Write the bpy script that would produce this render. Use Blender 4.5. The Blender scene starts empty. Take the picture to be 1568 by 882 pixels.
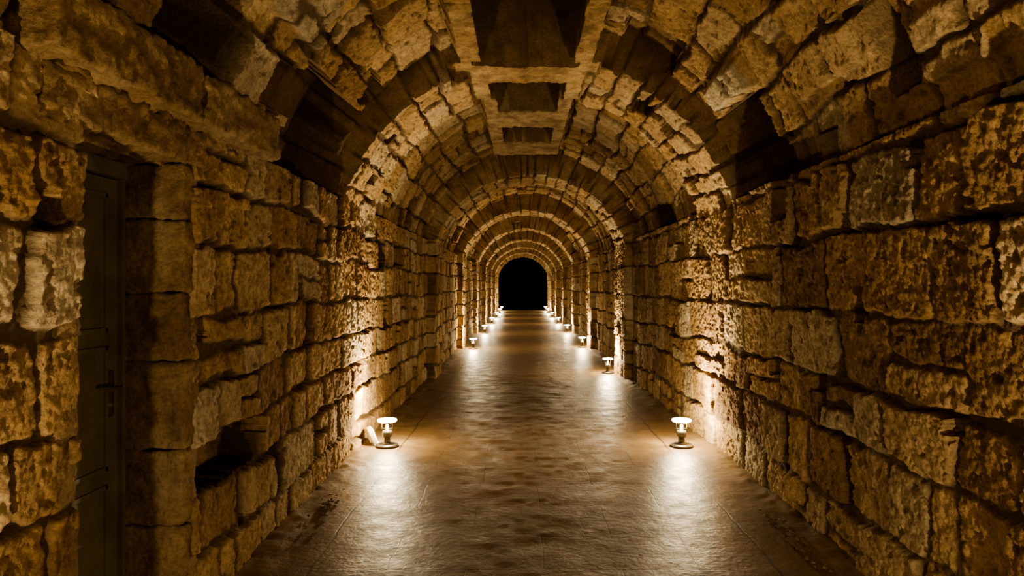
import bpy, bmesh, math, random
import numpy as np
from mathutils import Vector, noise as mnoise
random.seed(7)
scene = bpy.context.scene

# ------------------------------------------------------------------ numpy noise
_perm = np.random.RandomState(11).permutation(4096)
_val = np.random.RandomState(12).uniform(-1, 1, 4096)
def vnoise(x, y, seed=0):
    xi = np.floor(x).astype(np.int64); yi = np.floor(y).astype(np.int64)
    fx = x - xi; fy = y - yi
    fx = fx*fx*fx*(fx*(fx*6-15)+10); fy = fy*fy*fy*(fy*(fy*6-15)+10)
    def h(a, b):
        return _val[_perm[(_perm[(a + seed*57) & 4095] + b*7 + seed*13) & 4095]]
    return (h(xi, yi)*(1-fx)+h(xi+1, yi)*fx)*(1-fy) + (h(xi, yi+1)*(1-fx)+h(xi+1, yi+1)*fx)*fy
def fbm(x, y, octv=4, seed=0, gain=0.5):
    s = 0; a = 1.0; t = 0
    c, sn = math.cos(.6), math.sin(.6)
    for o in range(octv):
        s = s + a*vnoise(x+o*17.3, y-o*9.1, seed+o); t += a
        x, y = (x*c-y*sn)*2.03, (x*sn+y*c)*2.03
        a *= gain
    return s/t
def sstep(a, b, x):
    t = np.clip((x-a)/(b-a), 0, 1); return t*t*(3-2*t)

# ------------------------------------------------------------------ masonry height-field
def masonry(U, V, umin, umax, vmin, vmax, hr, wr, seed, rough=1.0, p_miss=0.02, p_hole=0.12, p_split=0.2, warp=1.0, offs=0.03):
    rs = np.random.RandomState(seed)
    Uw = U + warp*(0.026*vnoise(U*3.1, V*3.1, seed) + 0.016*vnoise(U*11, V*11, seed+1) + .009*vnoise(U*31, V*31, seed+9))
    Vw = V + warp*(0.045*vnoise(U*1.3, V*1.1, seed+2) + 0.018*vnoise(U*7, V*7, seed+3) + .009*vnoise(U*29, V*29, seed+10))
    rows = [vmin-0.1]
    while rows[-1] < vmax+0.1: rows.append(rows[-1]+rs.uniform(*hr))
    rows = np.array(rows)
    ri = np.clip(np.searchsorted(rows, Vw, side='right')-1, 0, len(rows)-2)
    D = np.zeros_like(U); OFF = np.zeros_like(U); TINT = np.zeros_like(U)
    HOLE = np.zeros_like(U); WID = np.full_like(U, .03)
    for r in range(len(rows)-1):
        m = ri == r
        e = [umin-0.5-rs.uniform(0, .3)]
        rh = rows[r+1]-rows[r]
        while e[-1] < umax+0.5:
            e.append(e[-1]+rs.uniform(*wr)*(0.6 if rs.rand() < .2 else 1.0))
        e = np.array(e); nb = len(e)
        off = rs.uniform(-offs*.8, offs, nb); t1 = rs.uniform(-.07, .07, nb); t2 = rs.uniform(-.06, .06, nb)
        tint = rs.rand(nb); miss = rs.rand(nb) < p_miss; split = rs.rand(nb) < p_split
        holes = rs.rand(nb) < p_hole; ha = rs.uniform(.04, .10, nb); hb = rs.uniform(.05, .13, nb)
        hs = rs.rand(nb) < .5; wid = rs.uniform(.010, .028, nb); off2 = rs.uniform(-offs, offs, nb); tint2 = rs.rand(nb)
        if not m.any(): continue
        u = Uw[m]; v = Vw[m]
        b = np.clip(np.searchsorted(e, u, side='right')-1, 0, nb-2)
        lu = u-e[b]; ru = e[b+1]-u; lv = v-rows[r]; tv = rows[r+1]-v
        du = np.minimum(lu, ru)
        mid = rows[r]+rh*.5; up = split[b] & (v > mid)
        dv = np.minimum(lv, tv); dv = np.where(split[b], np.minimum(dv, np.abs(v-mid)), dv)
        rr = .04
        d = np.where((du < rr) & (dv < rr), rr-np.sqrt((rr-du)**2+(rr-dv)**2), np.minimum(du, dv))
        D[m] = d
        o = np.where(up, off2[b], off[b]) + t1[b]*(lu-(lu+ru)/2) + t2[b]*(lv-rh/2)
        OFF[m] = o; TINT[m] = np.where(up, tint2[b], tint[b]); WID[m] = wid[b]
        hole = holes[b] & (lu < ha[b]) & (np.where(hs[b], lv, tv) < hb[b])
        hh = np.where(hole, .13, 0)
        hh = np.where(miss[b] & (d > .0), .24, hh)
        HOLE[m] = hh
    gap = 0.003 + 0.026*np.clip(vnoise(U*4.3, V*4.3, seed+5)-.05, 0, 1)
    t = sstep(0, 1, (D-gap)/WID)
    jd = 0.024 + 0.055*np.clip(vnoise(U*2.1, V*2.1, seed+6)+.2, 0, 1)
    n1 = fbm(U*5, V*5, 3, seed+7); n2 = fbm(U*26, V*26, 4, seed+20, .7)
    pits = np.clip(fbm(U*20, V*20, 4, seed+33, .6)-.22, 0, 1)
    h = -jd*(1-t) + OFF*t + rough*(0.008*n1 + 0.022*n2*(.6+.4*t) - 0.10*pits*t)
    h = np.where(HOLE > 0, -HOLE + .02*n1, h)
    return h, TINT, np.clip(1-t+1.4*pits, 0, 1)

def grid_obj(name, P, attrs, mat, flip=False, flat_thr=None):
    nu, nv, _ = P.shape
    me = bpy.data.meshes.new(name)
    idx = np.arange(nu*nv).reshape(nu, nv)
    a = idx[:-1, :-1].ravel(); b = idx[1:, :-1].ravel(); c = idx[1:, 1:].ravel(); d = idx[:-1, 1:].ravel()
    F = np.stack([a, d, c, b] if flip else [a, b, c, d], 1).astype(np.int32)
    n = len(F)
    me.vertices.add(nu*nv); me.vertices.foreach_set('co', P.reshape(-1).astype(np.float32))
    me.loops.add(n*4); me.loops.foreach_set('vertex_index', F.ravel())
    me.polygons.add(n)
    me.polygons.foreach_set('loop_start', np.arange(0, n*4, 4, dtype=np.int32))
    try: me.polygons.foreach_set('loop_total', np.full(n, 4, dtype=np.int32))
    except Exception: pass
    sm = np.ones(n, dtype=bool)
    if flat_thr is not None:
        H = attrs['_h'].ravel()
        hv = H[F]; sm = (hv.max(1)-hv.min(1)) < flat_thr
    me.polygons.foreach_set('use_smooth', sm)
    me.update(calc_edges=True); me.validate()
    for k, v in attrs.items():
        if k.startswith('_'): continue
        at = me.attributes.new(k, 'FLOAT', 'POINT'); at.data.foreach_set('value', v.ravel().astype(np.float32))
    me.materials.append(mat)
    ob = bpy.data.objects.new(name, me); scene.collection.objects.link(ob)
    return ob

# ------------------------------------------------------------------ materials
def newmat(name):
    m = bpy.data.materials.new(name); m.use_nodes = True
    nt = m.node_tree; b = nt.nodes['Principled BSDF']; return m, nt, b
def N(nt, t, **k):
    n = nt.nodes.new(t)
    for a, v in k.items(): setattr(n, a, v)
    return n
def noise_node(nt, vec, scale, detail=6, rough=.6):
    n = N(nt, 'ShaderNodeTexNoise'); n.inputs['Scale'].default_value = scale
    n.inputs['Detail'].default_value = detail; n.inputs['Roughness'].default_value = rough
    nt.links.new(vec, n.inputs['Vector']); return n.outputs['Fac']
def ramp(nt, fac, stops):
    r = N(nt, 'ShaderNodeValToRGB'); cr = r.color_ramp
    cr.elements[0].position = stops[0][0]; cr.elements[0].color = (*stops[0][1], 1)
    cr.elements[1].position = stops[-1][0]; cr.elements[1].color = (*stops[-1][1], 1)
    for p, c in stops[1:-1]:
        e = cr.elements.new(p); e.color = (*c, 1)
    nt.links.new(fac, r.inputs['Fac']); return r.outputs['Color']
def mixc(nt, typ, fac, a, b):
    m = N(nt, 'ShaderNodeMix', data_type='RGBA', blend_type=typ)
    for s, v in ((m.inputs[0], fac), (m.inputs[6], a), (m.inputs[7], b)):
        if isinstance(v, bpy.types.NodeSocket): nt.links.new(v, s)
        else: s.default_value = v if not isinstance(v, tuple) else (*v, 1)
    return m.outputs[2]

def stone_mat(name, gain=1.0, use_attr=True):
    m, nt, b = newmat(name)
    tc = N(nt, 'ShaderNodeTexCoord'); vec = tc.outputs['Object']
    big = noise_node(nt, vec, 1.6, 3); med = noise_node(nt, vec, 9, 5, .65); fine = noise_node(nt, vec, 55, 4, .7)
    if use_attr:
        at = N(nt, 'ShaderNodeAttribute', attribute_name='tint').outputs['Fac']
        jt = N(nt, 'ShaderNodeAttribute', attribute_name='joint_recess').outputs['Fac']
    else:
        at = big; jt = None
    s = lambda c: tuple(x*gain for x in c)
    col = ramp(nt, at, [(0, s((.22, .142, .072))), (.25, s((.32, .215, .108))), (.55, s((.42, .295, .155))), (.8, s((.41, .315, .19))), (1, s((.46, .395, .285)))])
    v1 = ramp(nt, med, [(.25, (.48, .44, .39)), (.5, (.90, .90, .87)), (.75, (1.22, 1.2, 1.12))])
    col = mixc(nt, 'MULTIPLY', 1.0, col, v1)
    v2 = ramp(nt, big, [(.3, (.64, .55, .45)), (.65, (1.12, 1.12, 1.12))])
    col = mixc(nt, 'MULTIPLY', .9, col, v2)
    v3 = ramp(nt, fine, [(.3, (.52, .47, .42)), (.55, (1.07, 1.07, 1.07))])
    col = mixc(nt, 'MULTIPLY', .78, col, v3)
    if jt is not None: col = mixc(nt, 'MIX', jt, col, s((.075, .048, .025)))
    nt.links.new(col, b.inputs['Base Color'])
    b.inputs['Roughness'].default_value = .92
    b.inputs['Specular IOR Level'].default_value = .12
    hn = noise_node(nt, vec, 34, 6, .76)
    vor = N(nt, 'ShaderNodeTexVoronoi'); vor.inputs['Scale'].default_value = 60; nt.links.new(vec, vor.inputs['Vector'])
    ad = N(nt, 'ShaderNodeMath', operation='MULTIPLY_ADD'); ad.inputs[1].default_value = .25
    nt.links.new(vor.outputs['Distance'], ad.inputs[0]); nt.links.new(hn, ad.inputs[2])
    bp = N(nt, 'ShaderNodeBump'); bp.inputs['Strength'].default_value = .8; bp.inputs['Distance'].default_value = .017
    nt.links.new(ad.outputs[0], bp.inputs['Height']); nt.links.new(bp.outputs['Normal'], b.inputs['Normal'])
    return m
M_wall = stone_mat('ashlar_stone'); M_vault = stone_mat('vault_stone', 1.0)
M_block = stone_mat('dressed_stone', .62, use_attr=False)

def simple(name, col, rough=.5, metal=0, nscale=20, bump=.2):
    m, nt, b = newmat(name)
    tc = N(nt, 'ShaderNodeTexCoord'); f = noise_node(nt, tc.outputs['Object'], nscale)
    c = ramp(nt, f, [(.3, tuple(x*.6 for x in col)), (.7, tuple(min(1, x*1.25) for x in col))])
    nt.links.new(c, b.inputs['Base Color']); b.inputs['Roughness'].default_value = rough; b.inputs['Metallic'].default_value = metal
    bp = N(nt, 'ShaderNodeBump'); bp.inputs['Strength'].default_value = bump; bp.inputs['Distance'].default_value = .004
    nt.links.new(f, bp.inputs['Height']); nt.links.new(bp.outputs['Normal'], b.inputs['Normal'])
    return m
M_door = simple('green_black_painted_steel', (.13, .115, .06), .45, .2, 6)
M_iron = simple('dark_iron', (.30, .27, .22), .35, .9)
M_brass = simple('lamp_metal', (.13, .11, .08), .45, .6)
M_white = simple('floodlight_casing', (.7, .68, .62), .4, 0)
M_dirt = simple('dirt_and_leaves', (.16, .11, .055), .95, 0, 12, .5)

# floor
M_floor, nt, b = newmat('worn_flagstones')
tc = N(nt, 'ShaderNodeTexCoord'); vec = tc.outputs['Object']
nz = N(nt, 'ShaderNodeTexNoise'); nz.inputs['Scale'].default_value = 3; nz.inputs['Detail'].default_value = 3; nt.links.new(vec, nz.inputs['Vector'])
wv = N(nt, 'ShaderNodeVectorMath', operation='MULTIPLY_ADD'); wv.inputs[1].default_value = (.05, .05, 0)
nt.links.new(nz.outputs['Color'], wv.inputs[0]); nt.links.new(vec, wv.inputs[2])
br = N(nt, 'ShaderNodeTexBrick'); br.inputs['Scale'].default_value = 1; br.inputs['Brick Width'].default_value = .83
br.inputs['Row Height'].default_value = .52; br.inputs['Mortar Size'].default_value = .005; br.inputs['Mortar Smooth'].default_value = .6
br.inputs['Color1'].default_value = (.9, .9, .9, 1); br.inputs['Color2'].default_value = (1.06, 1.05, 1.03, 1); br.inputs['Mortar'].default_value = (.55, .52, .48, 1)
nt.links.new(wv.outputs[0], br.inputs['Vector'])
med = noise_node(nt, vec, 4, 6, .65)
c = ramp(nt, med, [(.3, (.125, .080, .038)), (.55, (.185, .120, .058)), (.75, (.24, .162, .084))])
c = mixc(nt, 'MULTIPLY', 1.0, c, br.outputs['Color'])
sep = N(nt, 'ShaderNodeSeparateXYZ'); nt.links.new(wv.outputs[0], sep.inputs[0])
ab = N(nt, 'ShaderNodeMath', operation='ABSOLUTE'); nt.links.new(sep.outputs['X'], ab.inputs[0])
sb = N(nt, 'ShaderNodeMath', operation='SUBTRACT'); sb.inputs[1].default_value = 1.24; nt.links.new(ab.outputs[0], sb.inputs[0])
ab2 = N(nt, 'ShaderNodeMath', operation='ABSOLUTE'); nt.links.new(sb.outputs[0], ab2.inputs[0])
ln = N(nt, 'ShaderNodeMapRange'); ln.inputs['From Max'].default_value = .012; nt.links.new(ab2.outputs[0], ln.inputs['Value'])
c = mixc(nt, 'MIX', ln.outputs[0], (.05, .033, .018), c)
nt.links.new(c, b.inputs['Base Color'])
rg = ramp(nt, noise_node(nt, vec, 5, 4, .7), [(.3, (.36, .36, .36)), (.7, (.58, .58, .58))])
nt.links.new(rg, b.inputs['Roughness'])
b.inputs['Specular IOR Level'].default_value = .34
h1 = noise_node(nt, vec, 24, 6, .65)
m1 = N(nt, 'ShaderNodeMath', operation='MULTIPLY_ADD'); m1.inputs[1].default_value = -.12
nt.links.new(br.outputs['Fac'], m1.inputs[0]); nt.links.new(h1, m1.inputs[2])
m2 = N(nt, 'ShaderNodeMath', operation='MULTIPLY_ADD'); m2.inputs[1].default_value = .08
nt.links.new(ln.outputs[0], m2.inputs[0]); nt.links.new(m1.outputs[0], m2.inputs[2])
bp = N(nt, 'ShaderNodeBump'); bp.inputs['Strength'].default_value = .5; bp.inputs['Distance'].default_value = .010
nt.links.new(m2.outputs[0], bp.inputs['Height']); nt.links.new(bp.outputs['Normal'], b.inputs['Normal'])

# ------------------------------------------------------------------ tunnel geometry
W = 1.65; ZC = 1.69; SPR = 2.24; END = 43.0
ribs = [(5.8, 6.95, 0.0)] + [(5.8+5.2*k, 5.8+5.2*k+1.1, .13) for k in range(1, 8)]
ribs[-1] = (41.9, 43.1, .13)
def useg():
    segs = [(-1.6, 1.6, .04), (1.6, 5.2, .0065), (5.2, 7.6, .010), (7.6, 13, .018), (13, 20, .03), (20, 43, .05)]
    out = []
    for a, bb, st in segs: out.append(np.arange(a, bb-1e-6, st))
    out.append([43.0]); return np.concatenate(out)
US = useg()
def rib_amount(U):
    r = np.zeros_like(U); p = np.zeros_like(U); k = np.full(U.shape, -1)
    for i, (a, bb, pil) in enumerate(ribs):
        m = (U >= a) & (U < bb); r[m] = 1; p[m] = pil; k[m] = i
    return r, p, k

def wall(side):
    vs = np.concatenate([np.arange(-0.06, SPR, .0080), [SPR]])
    U, V = np.meshgrid(US, vs, indexing='ij')
    left = side < 0
    if left:
        h, t, j = masonry(U, V, -1.6, 43, 0, 2.3, (.25, .36), (.22, .50), 101, rough=.62, p_miss=.012, p_hole=.26, p_split=.08, offs=.022)
    else:
        h, t, j = masonry(U, V, -1.6, 43, 0, 2.3, (.30, .46), (.28, .68), 206, rough=.9, p_miss=.008, p_hole=.22, p_split=.14, offs=.030)
    r, p, k = rib_amount(U)
    h = h*np.where(U > 8, .8, 1) + p
    if left:
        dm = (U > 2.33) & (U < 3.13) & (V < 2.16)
        h = np.where(dm, -.46, h); j = np.where(dm, .6, j)  # whole door recess mixed partway to the dark joint colour
    for (a, bb, z0, z1, s) in [(8.1, 8.9, 1.75, 2.05, -1), (9.2, 9.5, .2, .5, 1), (7.9, 8.3, .9, 1.25, 1), (4.55, 4.85, 1.95, 2.26, 1), (3.6, 3.72, 1.3, 1.5, 1)]:
        if s == side:
            mm = (U > a) & (U < bb) & (V > z0) & (V < z1); h = np.where(mm, h-.16, h)
    X = side*(W-h); P = np.stack([X, U, V], -1)
    L1 = P[:, -1:, :].copy(); L1[..., 0] = side*(W+.06); L1[..., 2] = SPR+.01
    L2 = L1.copy(); L2[..., 0] = side*(W+.5); L2[..., 2] = SPR+.02
    P = np.concatenate([P, L1, L2], 1)
    ext = lambda A, v=None: np.concatenate([A, A[:, -1:], A[:, -1:]], 1)
    return grid_obj('wall_left' if left else 'wall_right', P, {'tint': ext(t), 'joint_recess': ext(j)*.92, '_h': ext(h)}, M_wall, flip=left, flat_thr=.05)
wall(-1); wall(1)

def vault():
    R0 = 1.80
    a0 = math.radians(11)
    arc = np.arange(a0, math.pi-a0, .0100/R0)
    U, A = np.meshgrid(US, arc, indexing='ij')
    S = A*R0
    h, t, j = masonry(U, S, -1.6, 43, S.min(), S.max(), (.24, .38), (.26, .56), 311, rough=.85, p_miss=.03, p_hole=.18, p_split=.1, offs=.05)
    r, p, k = rib_amount(U)
    h2, t2, j2 = masonry(U, S, -1.6, 43, S.min(), S.max(), (.19, .28), (.30, .60), 417, rough=.6, p_miss=.02, p_hole=.22, p_split=.05, offs=.02)
    isr = r > .5
    h = np.where(isr, h2, h); t = np.where(isr, .35+.6*t2, t*.9); j = np.where(isr, j2, j)
    Rb = np.where(isr, 1.74-p, np.where(U < 5.8, 1.75+.29*np.sin(A), 1.76+.25*np.sin(A)))
    X = Rb*np.cos(A)
    wob = .02*vnoise(U*5, S*5, 77); wob2 = .02*vnoise(U*6, S*6, 78)
    Uq = U+wob; Sq = S+wob2; Aq = np.degrees(Sq/R0)
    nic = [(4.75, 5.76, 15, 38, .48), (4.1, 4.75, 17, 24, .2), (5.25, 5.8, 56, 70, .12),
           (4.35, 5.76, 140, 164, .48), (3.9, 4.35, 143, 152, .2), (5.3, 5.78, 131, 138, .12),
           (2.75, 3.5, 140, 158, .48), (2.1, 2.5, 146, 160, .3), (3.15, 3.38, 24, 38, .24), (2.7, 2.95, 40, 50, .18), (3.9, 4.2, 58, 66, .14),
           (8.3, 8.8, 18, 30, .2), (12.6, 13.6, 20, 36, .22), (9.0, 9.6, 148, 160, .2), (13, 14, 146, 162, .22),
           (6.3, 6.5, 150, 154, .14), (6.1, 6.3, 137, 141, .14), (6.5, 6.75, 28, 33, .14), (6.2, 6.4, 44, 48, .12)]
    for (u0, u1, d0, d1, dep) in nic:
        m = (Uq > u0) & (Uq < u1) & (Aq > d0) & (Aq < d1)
        h = np.where(m, -dep+.4*h, h); j = np.where(m, np.maximum(j, .6), j)  # niche surfaces coloured darker, using the joint tone
    for (u0, u1, d0, d1, pr, tt) in [(3.55, 4.1, 126, 139, .10, .95), (2.5, 3.6, 124, 137, .05, .5), (4.15, 4.6, 116, 126, .05, .3), (4.7, 5.5, 39, 47, .10, .95),
                                  (2.6, 3.1, 52, 62, .05, .3), (3.5, 4.3, 30, 40, .05, .6), (1.9, 2.5, 30, 42, .08, .5), (2.6, 3.1, 22, 33, .05, .8)]:
        m = sstep(u0, u0+.05, Uq)*sstep(u1, u1-.05, Uq)*sstep(d0, d0+1.5, Aq)*sstep(d1, d1-1.5, Aq)
        h = h+m*pr; t = np.where(m > .5, tt, t)
    uw = U+.010*vnoise(U*7, S*7, 91); xw = X+.008*vnoise(U*8, S*8, 92)
    def rect(u0, u1, x0, x1): return (uw > u0) & (uw < u1) & (xw > x0) & (xw < x1) & (A > .8) & (A < 2.34)
    n = .020*fbm(U*18, S*18, 4, 55, .65)+.010*vnoise(U*3, S*3, 56)
    beam = rect(-2, 6.05, -.73, .53) | rect(6.0, 9.9, -.60, .44)
    lvl = Rb-(3.40-ZC)/np.sin(A)
    h = np.where(beam, lvl+n, h); t = np.where(beam, .6+.35*vnoise(np.floor(U*.9), X*0+.5, 99), t)
    j = np.where(beam, np.clip(.05+1.2*fbm(U*9, X*9, 3, 61), 0, .5), j)
    jb = np.zeros_like(U)
    for jj in [2.2, 3.35, 4.6, 5.85, 6.42, 7.0, 7.5, 8.2, 9.1]:
        jb = np.maximum(jb, 1-sstep(.004, .018, np.abs(uw-jj)))
    j = np.where(beam, np.maximum(j, jb*.8), j); h = np.where(beam, h-.03*jb, h)
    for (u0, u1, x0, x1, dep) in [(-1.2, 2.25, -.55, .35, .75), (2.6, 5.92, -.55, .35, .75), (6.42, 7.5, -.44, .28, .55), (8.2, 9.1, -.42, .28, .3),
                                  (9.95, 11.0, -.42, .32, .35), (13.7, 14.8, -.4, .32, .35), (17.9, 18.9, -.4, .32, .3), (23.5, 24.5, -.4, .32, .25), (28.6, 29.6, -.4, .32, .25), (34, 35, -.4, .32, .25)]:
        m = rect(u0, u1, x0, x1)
        h = np.where(m, Rb-(3.40+dep-ZC)/np.sin(A)+n, h); t = np.where(m, .0, t); j = np.where(m, .7, j)  # coffer interior takes the darkest tint and mostly joint colour
    Rr = Rb-h
    P = np.stack([Rr*np.cos(A), U, ZC+Rr*np.sin(A)], -1)
    return grid_obj('ceiling', P, {'tint': t, 'joint_recess': j*.92, '_h': Rr}, M_vault, flip=False, flat_thr=.05)
vault()

# floor
xs = np.arange(-2.2, 2.21, .02); ys = np.concatenate([np.arange(-1.6, 12, .03), np.arange(12, 43.01, .1)])
Y, X = np.meshgrid(ys, xs, indexing='ij')
Z = .003*fbm(X*2.5, Y*2.5, 3, 5) + .001*vnoise(X*12, Y*12, 8)
edge = sstep(1.42, 1.66, np.abs(X)+.08*vnoise(X*3, Y*3, 9))
Z = Z+edge*(.02+.015*fbm(X*12, Y*12, 3, 10))
grid_obj('floor', np.stack([X, Y, Z-.004], -1), {'tint': X*0}, M_floor, flip=True)

# ------------------------------------------------------------------ helpers for objects
def new_obj(name, bm, mat, parent=None, smooth=False):
    me = bpy.data.meshes.new(name); bm.to_mesh(me); bm.free()
    if smooth:
        for p in me.polygons: p.use_smooth = True
    for m in (mat if isinstance(mat, list) else [mat]): me.materials.append(m)
    ob = bpy.data.objects.new(name, me); scene.collection.objects.link(ob)
    if parent: ob.parent = parent
    return ob
def rough_box(bm, lo, hi, seed=0, amp=.012, step=.035):
    lo = Vector(lo); hi = Vector(hi); d = hi-lo
    r = .018; V = {}
    n = [max(2, int(round(d[i]/step))) for i in range(3)]
    def vert(i, j, k):
        key = (i, j, k)
        if key in V: return V[key]
        p = Vector((lo.x+d.x*i/n[0], lo.y+d.y*j/n[1], lo.z+d.z*k/n[2]))
        q = Vector([min(max(p[a], lo[a]+r), hi[a]-r) for a in range(3)])
        o = p-q
        if o.length > 1e-6: p = q+o.normalized()*r
        nn = mnoise.fractal(p*11+Vector((seed*3.1, 0, 0)), .6, 2, 6)
        dirv = o.normalized() if o.length > 1e-6 else Vector((0, 0, 0))
        p = p+dirv*(amp*nn)
        V[key] = bm.verts.new(p); return V[key]
    for ax in range(3):
        a1, a2 = (ax+1) % 3, (ax+2) % 3
        for s in (0, n[ax]):
            for i in range(n[a1]):
                for j in range(n[a2]):
                    def kk(ii, jj):
                        c = [0, 0, 0]; c[ax] = s; c[a1] = ii; c[a2] = jj; return vert(*c)
                    f = [kk(i, j), kk(i+1, j), kk(i+1, j+1), kk(i, j+1)]
                    if s == 0: f.reverse()
                    try: bm.faces.new(f)
                    except ValueError: pass
def box(bm, lo, hi, bev=.0, mi=0):
    r = bmesh.ops.create_cube(bm, size=1)
    for v in r['verts']:
        v.co = Vector([lo[i]+(v.co[i]+.5)*(hi[i]-lo[i]) for i in range(3)])
    fs = set(f for v in r['verts'] for f in v.link_faces)
    for f in fs: f.material_index = mi
    if bev:
        bmesh.ops.bevel(bm, geom=list(set(e for f in fs for e in f.edges)), offset=bev, segments=2, affect='EDGES', profile=.7)
def lathe(bm, prof, cx=0, cy=0, seg=32, mi=0):
    rings = []
    for (r, z) in prof:
        rings.append([bm.verts.new((cx+r*math.cos(2*math.pi*i/seg), cy+r*math.sin(2*math.pi*i/seg), z)) for i in range(seg)])
    for a, bb in zip(rings[:-1], rings[1:]):
        for i in range(seg):
            f = bm.faces.new([a[i], a[(i+1) % seg], bb[(i+1) % seg], bb[i]]); f.material_index = mi; f.smooth = True
    f = bm.faces.new(rings[0][::-1]); f.material_index = mi
    f = bm.faces.new(rings[-1]); f.material_index = mi

# door surround (jambs, soffit, lintel)
bm = bmesh.new(); z = 0
hs = [.42, .34, .40, .31, .33, .25]
for i, hh in enumerate(hs):
    rough_box(bm, (-2.12, 3.06, z+.001), (-1.655+random.uniform(-.012, .012), 3.20, z+hh-.001), i, .012, step=.014); z += hh
z = 0
for i, hh in enumerate([.36, .38, .36, .35, .36, .24]):
    rough_box(bm, (-2.12, 2.22, z+.001), (-1.66+random.uniform(-.01, .01), 2.345, z+hh-.001), i+10, step=.03); z += hh
rough_box(bm, (-2.12, 2.15, 2.05), (-1.64, 3.26, 2.225), 31, .022, .02)
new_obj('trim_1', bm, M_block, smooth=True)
bm = bmesh.new()
rough_box(bm, (-1.95, 2.05, 2.225), (-1.55, 3.02, 2.47), 41, .022, .015)
rough_box(bm, (-1.95, 3.03, 2.215), (-1.53, 3.92, 2.45), 44, .022, .015)
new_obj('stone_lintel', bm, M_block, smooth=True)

# door
door = bpy.data.objects.new('door_1', None); scene.collection.objects.link(door)
bm = bmesh.new()
box(bm, (-1.99, 2.37, .02), (-1.945, 3.04, 1.97), .004)
for (a, c) in ((.10, .62), (.70, 1.22), (1.30, 1.88)):
    box(bm, (-1.947, 2.45, a), (-1.937, 2.96, a+.02), .002); box(bm, (-1.947, 2.45, c), (-1.937, 2.96, c+.02), .002)
    box(bm, (-1.947, 2.45, a), (-1.937, 2.47, c+.02), .002); box(bm, (-1.947, 2.94, a), (-1.937, 2.96, c+.02), .002)
new_obj('door_leaf', bm, M_door, door)
bm = bmesh.new()
box(bm, (-2.0, 2.345, 0), (-1.92, 2.372, 2.03), .003); box(bm, (-2.0, 3.038, 0), (-1.92, 3.062, 2.03), .003); box(bm, (-2.0, 2.345, 1.975), (-1.91, 3.062, 2.045), .003)
new_obj('door_frame', bm, M_door, door)
bm = bmesh.new()
box(bm, (-1.947, 2.955, .93), (-1.935, 3.0, 1.13), .004)
box(bm, (-1.94, 2.970, 1.05), (-1.885, 2.985, 1.066), .004)
box(bm, (-1.897, 2.86, 1.05), (-1.883, 2.985, 1.066), .005)
box(bm, (-1.94, 2.972, .975), (-1.925, 2.984, .99), .003)
new_obj('door_handle', bm, M_iron, door)

# ------------------------------------------------------------------ lamps
M_glow, nt, b = newmat('lamp_glass_glow')
nt.nodes.remove(b)
em = N(nt, 'ShaderNodeEmission'); em.inputs['Color'].default_value = (1, .88, .66, 1); em.inputs['Strength'].default_value = 30
tr = N(nt, 'ShaderNodeBsdfTransparent'); mx = N(nt, 'ShaderNodeMixShader'); mx.inputs[0].default_value = .35
nt.links.new(tr.outputs[0], mx.inputs[1]); nt.links.new(em.outputs[0], mx.inputs[2])
nt.links.new(mx.outputs[0], nt.nodes['Material Output'].inputs['Surface'])
try: M_glow.cycles.emission_sampling = 'NONE'
except Exception: pass

LC = (1, .79, .48)
def lamp(x, y, pw=1.0, tilt=17, cone=95, spot=640, bulb=125):
    root = bpy.data.objects.new('uplight_floor_lamp', None); scene.collection.objects.link(root); root.location = (x, y, 0)
    bm = bmesh.new()
    lathe(bm, [(.105, 0), (.108, .008), (.10, .018), (.05, .024), (.034, .03), (.030, .05), (.030, .085), (.044, .09), (.046, .12), (.042, .145), (.018, .15), (.016, .195), (.01, .20)])
    for s in (-1, 1):
        box(bm, (s*.05-.003, -.006, .165), (s*.05+.003, .006, .228), .0015)
    box(bm, (-.053, -.006, .160), (.053, .006, .167), .0015)
    new_obj('stand', bm, M_brass, root)
    bm = bmesh.new()
    lathe(bm, [(.050, .222), (.084, .229), (.092, .240), (.088, .251), (.05, .257), (.01, .258)])
    new_obj('lens', bm, M_glow, root)
    l = bpy.data.lights.new('bulb', 'POINT'); l.energy = bulb*pw; l.color = LC; l.shadow_soft_size = .03
    o = bpy.data.objects.new('bulb', l); scene.collection.objects.link(o); o.parent = root; o.location = (0, 0, .258)
    s = bpy.data.lights.new('reflector_beam', 'SPOT'); s.energy = spot*pw; s.color = LC; s.spot_size = math.radians(cone); s.spot_blend = 1; s.shadow_soft_size = .03
    o = bpy.data.objects.new('reflector_beam', s); scene.collection.objects.link(o); o.parent = root; o.location = (0, 0, .245)
    side = 1 if x > 0 else -1
    o.rotation_euler = (0, math.radians(180+side*tilt), 0)
for y, p in ((1.15, 1.35), (6.4, 1), (11.8, 1), (16.7, 1), (22, 1), (27.2, 1), (32.4, 1), (37.4, 1), (41.2, .7)):
    lamp(1.36, y, p, *((5, 150, 380, 100) if y < 2 else (17,)))
for y, p in ((0.9, .85), (6.4, 1), (16.3, 1), (21.6, 1), (27.0, 1), (32.2, 1), (37.2, 1), (41.2, .7)):
    lamp(-1.40 if y < 10 else -1.28, y, p, *((5, 150, 380, 100) if y < 2 else (17,)))

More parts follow.
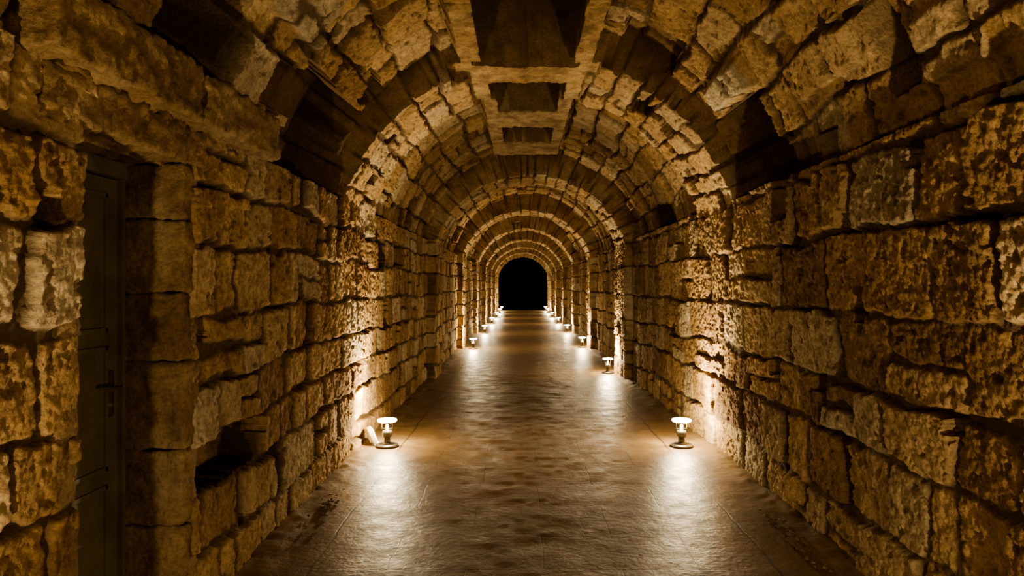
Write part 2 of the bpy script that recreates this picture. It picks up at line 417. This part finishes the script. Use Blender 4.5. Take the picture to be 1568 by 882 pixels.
# floodlight leaning against left wall
fl = bpy.data.objects.new('floodlight', None); scene.collection.objects.link(fl); fl.location = (-1.53, 6.5, .0)
fl.rotation_euler = (0, math.radians(-20), math.radians(20))
bm = bmesh.new(); box(bm, (-.03, -.085, .03), (.02, .085, .16), .008)
for i in range(7): box(bm, (-.045, -.075+i*.023, .045), (-.028, -.07+i*.023, .145), .001)
box(bm, (-.01, -.1, .0), (.01, -.092, .11), .002); box(bm, (-.01, .092, .0), (.01, .1, .11), .002); box(bm, (-.02, -.1, 0), (.03, .1, .008), .002)
new_obj('casing', bm, M_white, fl)
bm = bmesh.new(); box(bm, (.019, -.07, .045), (.024, .07, .145), .002); new_obj('glass', bm, M_white, fl)

# debris
bm = bmesh.new(); rr = random.Random(3)
def chunk(x, y, s):
    r = bmesh.ops.create_icosphere(bm, subdivisions=2, radius=s)
    k = Vector((rr.random()*50, 0, 0)); sc = Vector((rr.uniform(.8, 1.4), rr.uniform(.8, 1.4), rr.uniform(.5, .8)))
    for v in r['verts']:
        c = v.co.copy(); c *= 1+.5*mnoise.noise(c/s+k); v.co = Vector((c.x*sc.x+x, c.y*sc.y+y, c.z*sc.z+s*.35+.008))
for cx, cy, n in ((-1.46, 4.6, 22), (1.46, 4.2, 18), (1.46, 3.7, 12)):
    for i in range(n): chunk(max(-1.52, min(1.52, cx+rr.gauss(0, .03))), cy+rr.gauss(0, .2), rr.uniform(.005, .014))
for cx, cy, n in ((-1.46, 4.5, 22), (1.46, 4.1, 16)):
    for i in range(n):
        x = max(-1.52, min(1.52, cx+rr.gauss(0, .04))); y = cy+rr.gauss(0, .22); a = rr.random()*6.28; L = rr.uniform(.012, .028); w = L*.4; z = .015+rr.random()*.015
        d = Vector((math.cos(a), math.sin(a), 0)); p = Vector((-d.y, d.x, 0)); c = Vector((x, y, z))
        q = [c-d*L, c+p*w+Vector((0, 0, .01)), c+d*L+Vector((0, 0, rr.uniform(-.01, .02))), c-p*w+Vector((0, 0, .008))]
        bm.faces.new([bm.verts.new(v) for v in q])
new_obj('rubble_and_dry_leaves', bm, M_dirt)

# ------------------------------------------------------------------ world & camera
w = bpy.data.worlds.new('night'); scene.world = w; w.use_nodes = True
w.node_tree.nodes['Background'].inputs[0].default_value = (.01, .008, .006, 1); w.node_tree.nodes['Background'].inputs[1].default_value = .01
cam = bpy.data.cameras.new('camera'); cam.lens = 24; cam.sensor_width = 36; cam.shift_x = -.0083; cam.shift_y = -.002; cam.clip_start = .02
co = bpy.data.objects.new('camera', cam); scene.collection.objects.link(co); co.location = (-.15, 0, 1.5); co.rotation_euler = (math.radians(90), 0, 0)
scene.camera = co
scene.view_settings.view_transform = 'AgX'
try: scene.view_settings.look = 'AgX - Medium High Contrast'
except Exception: pass
scene.view_settings.exposure = -0.1
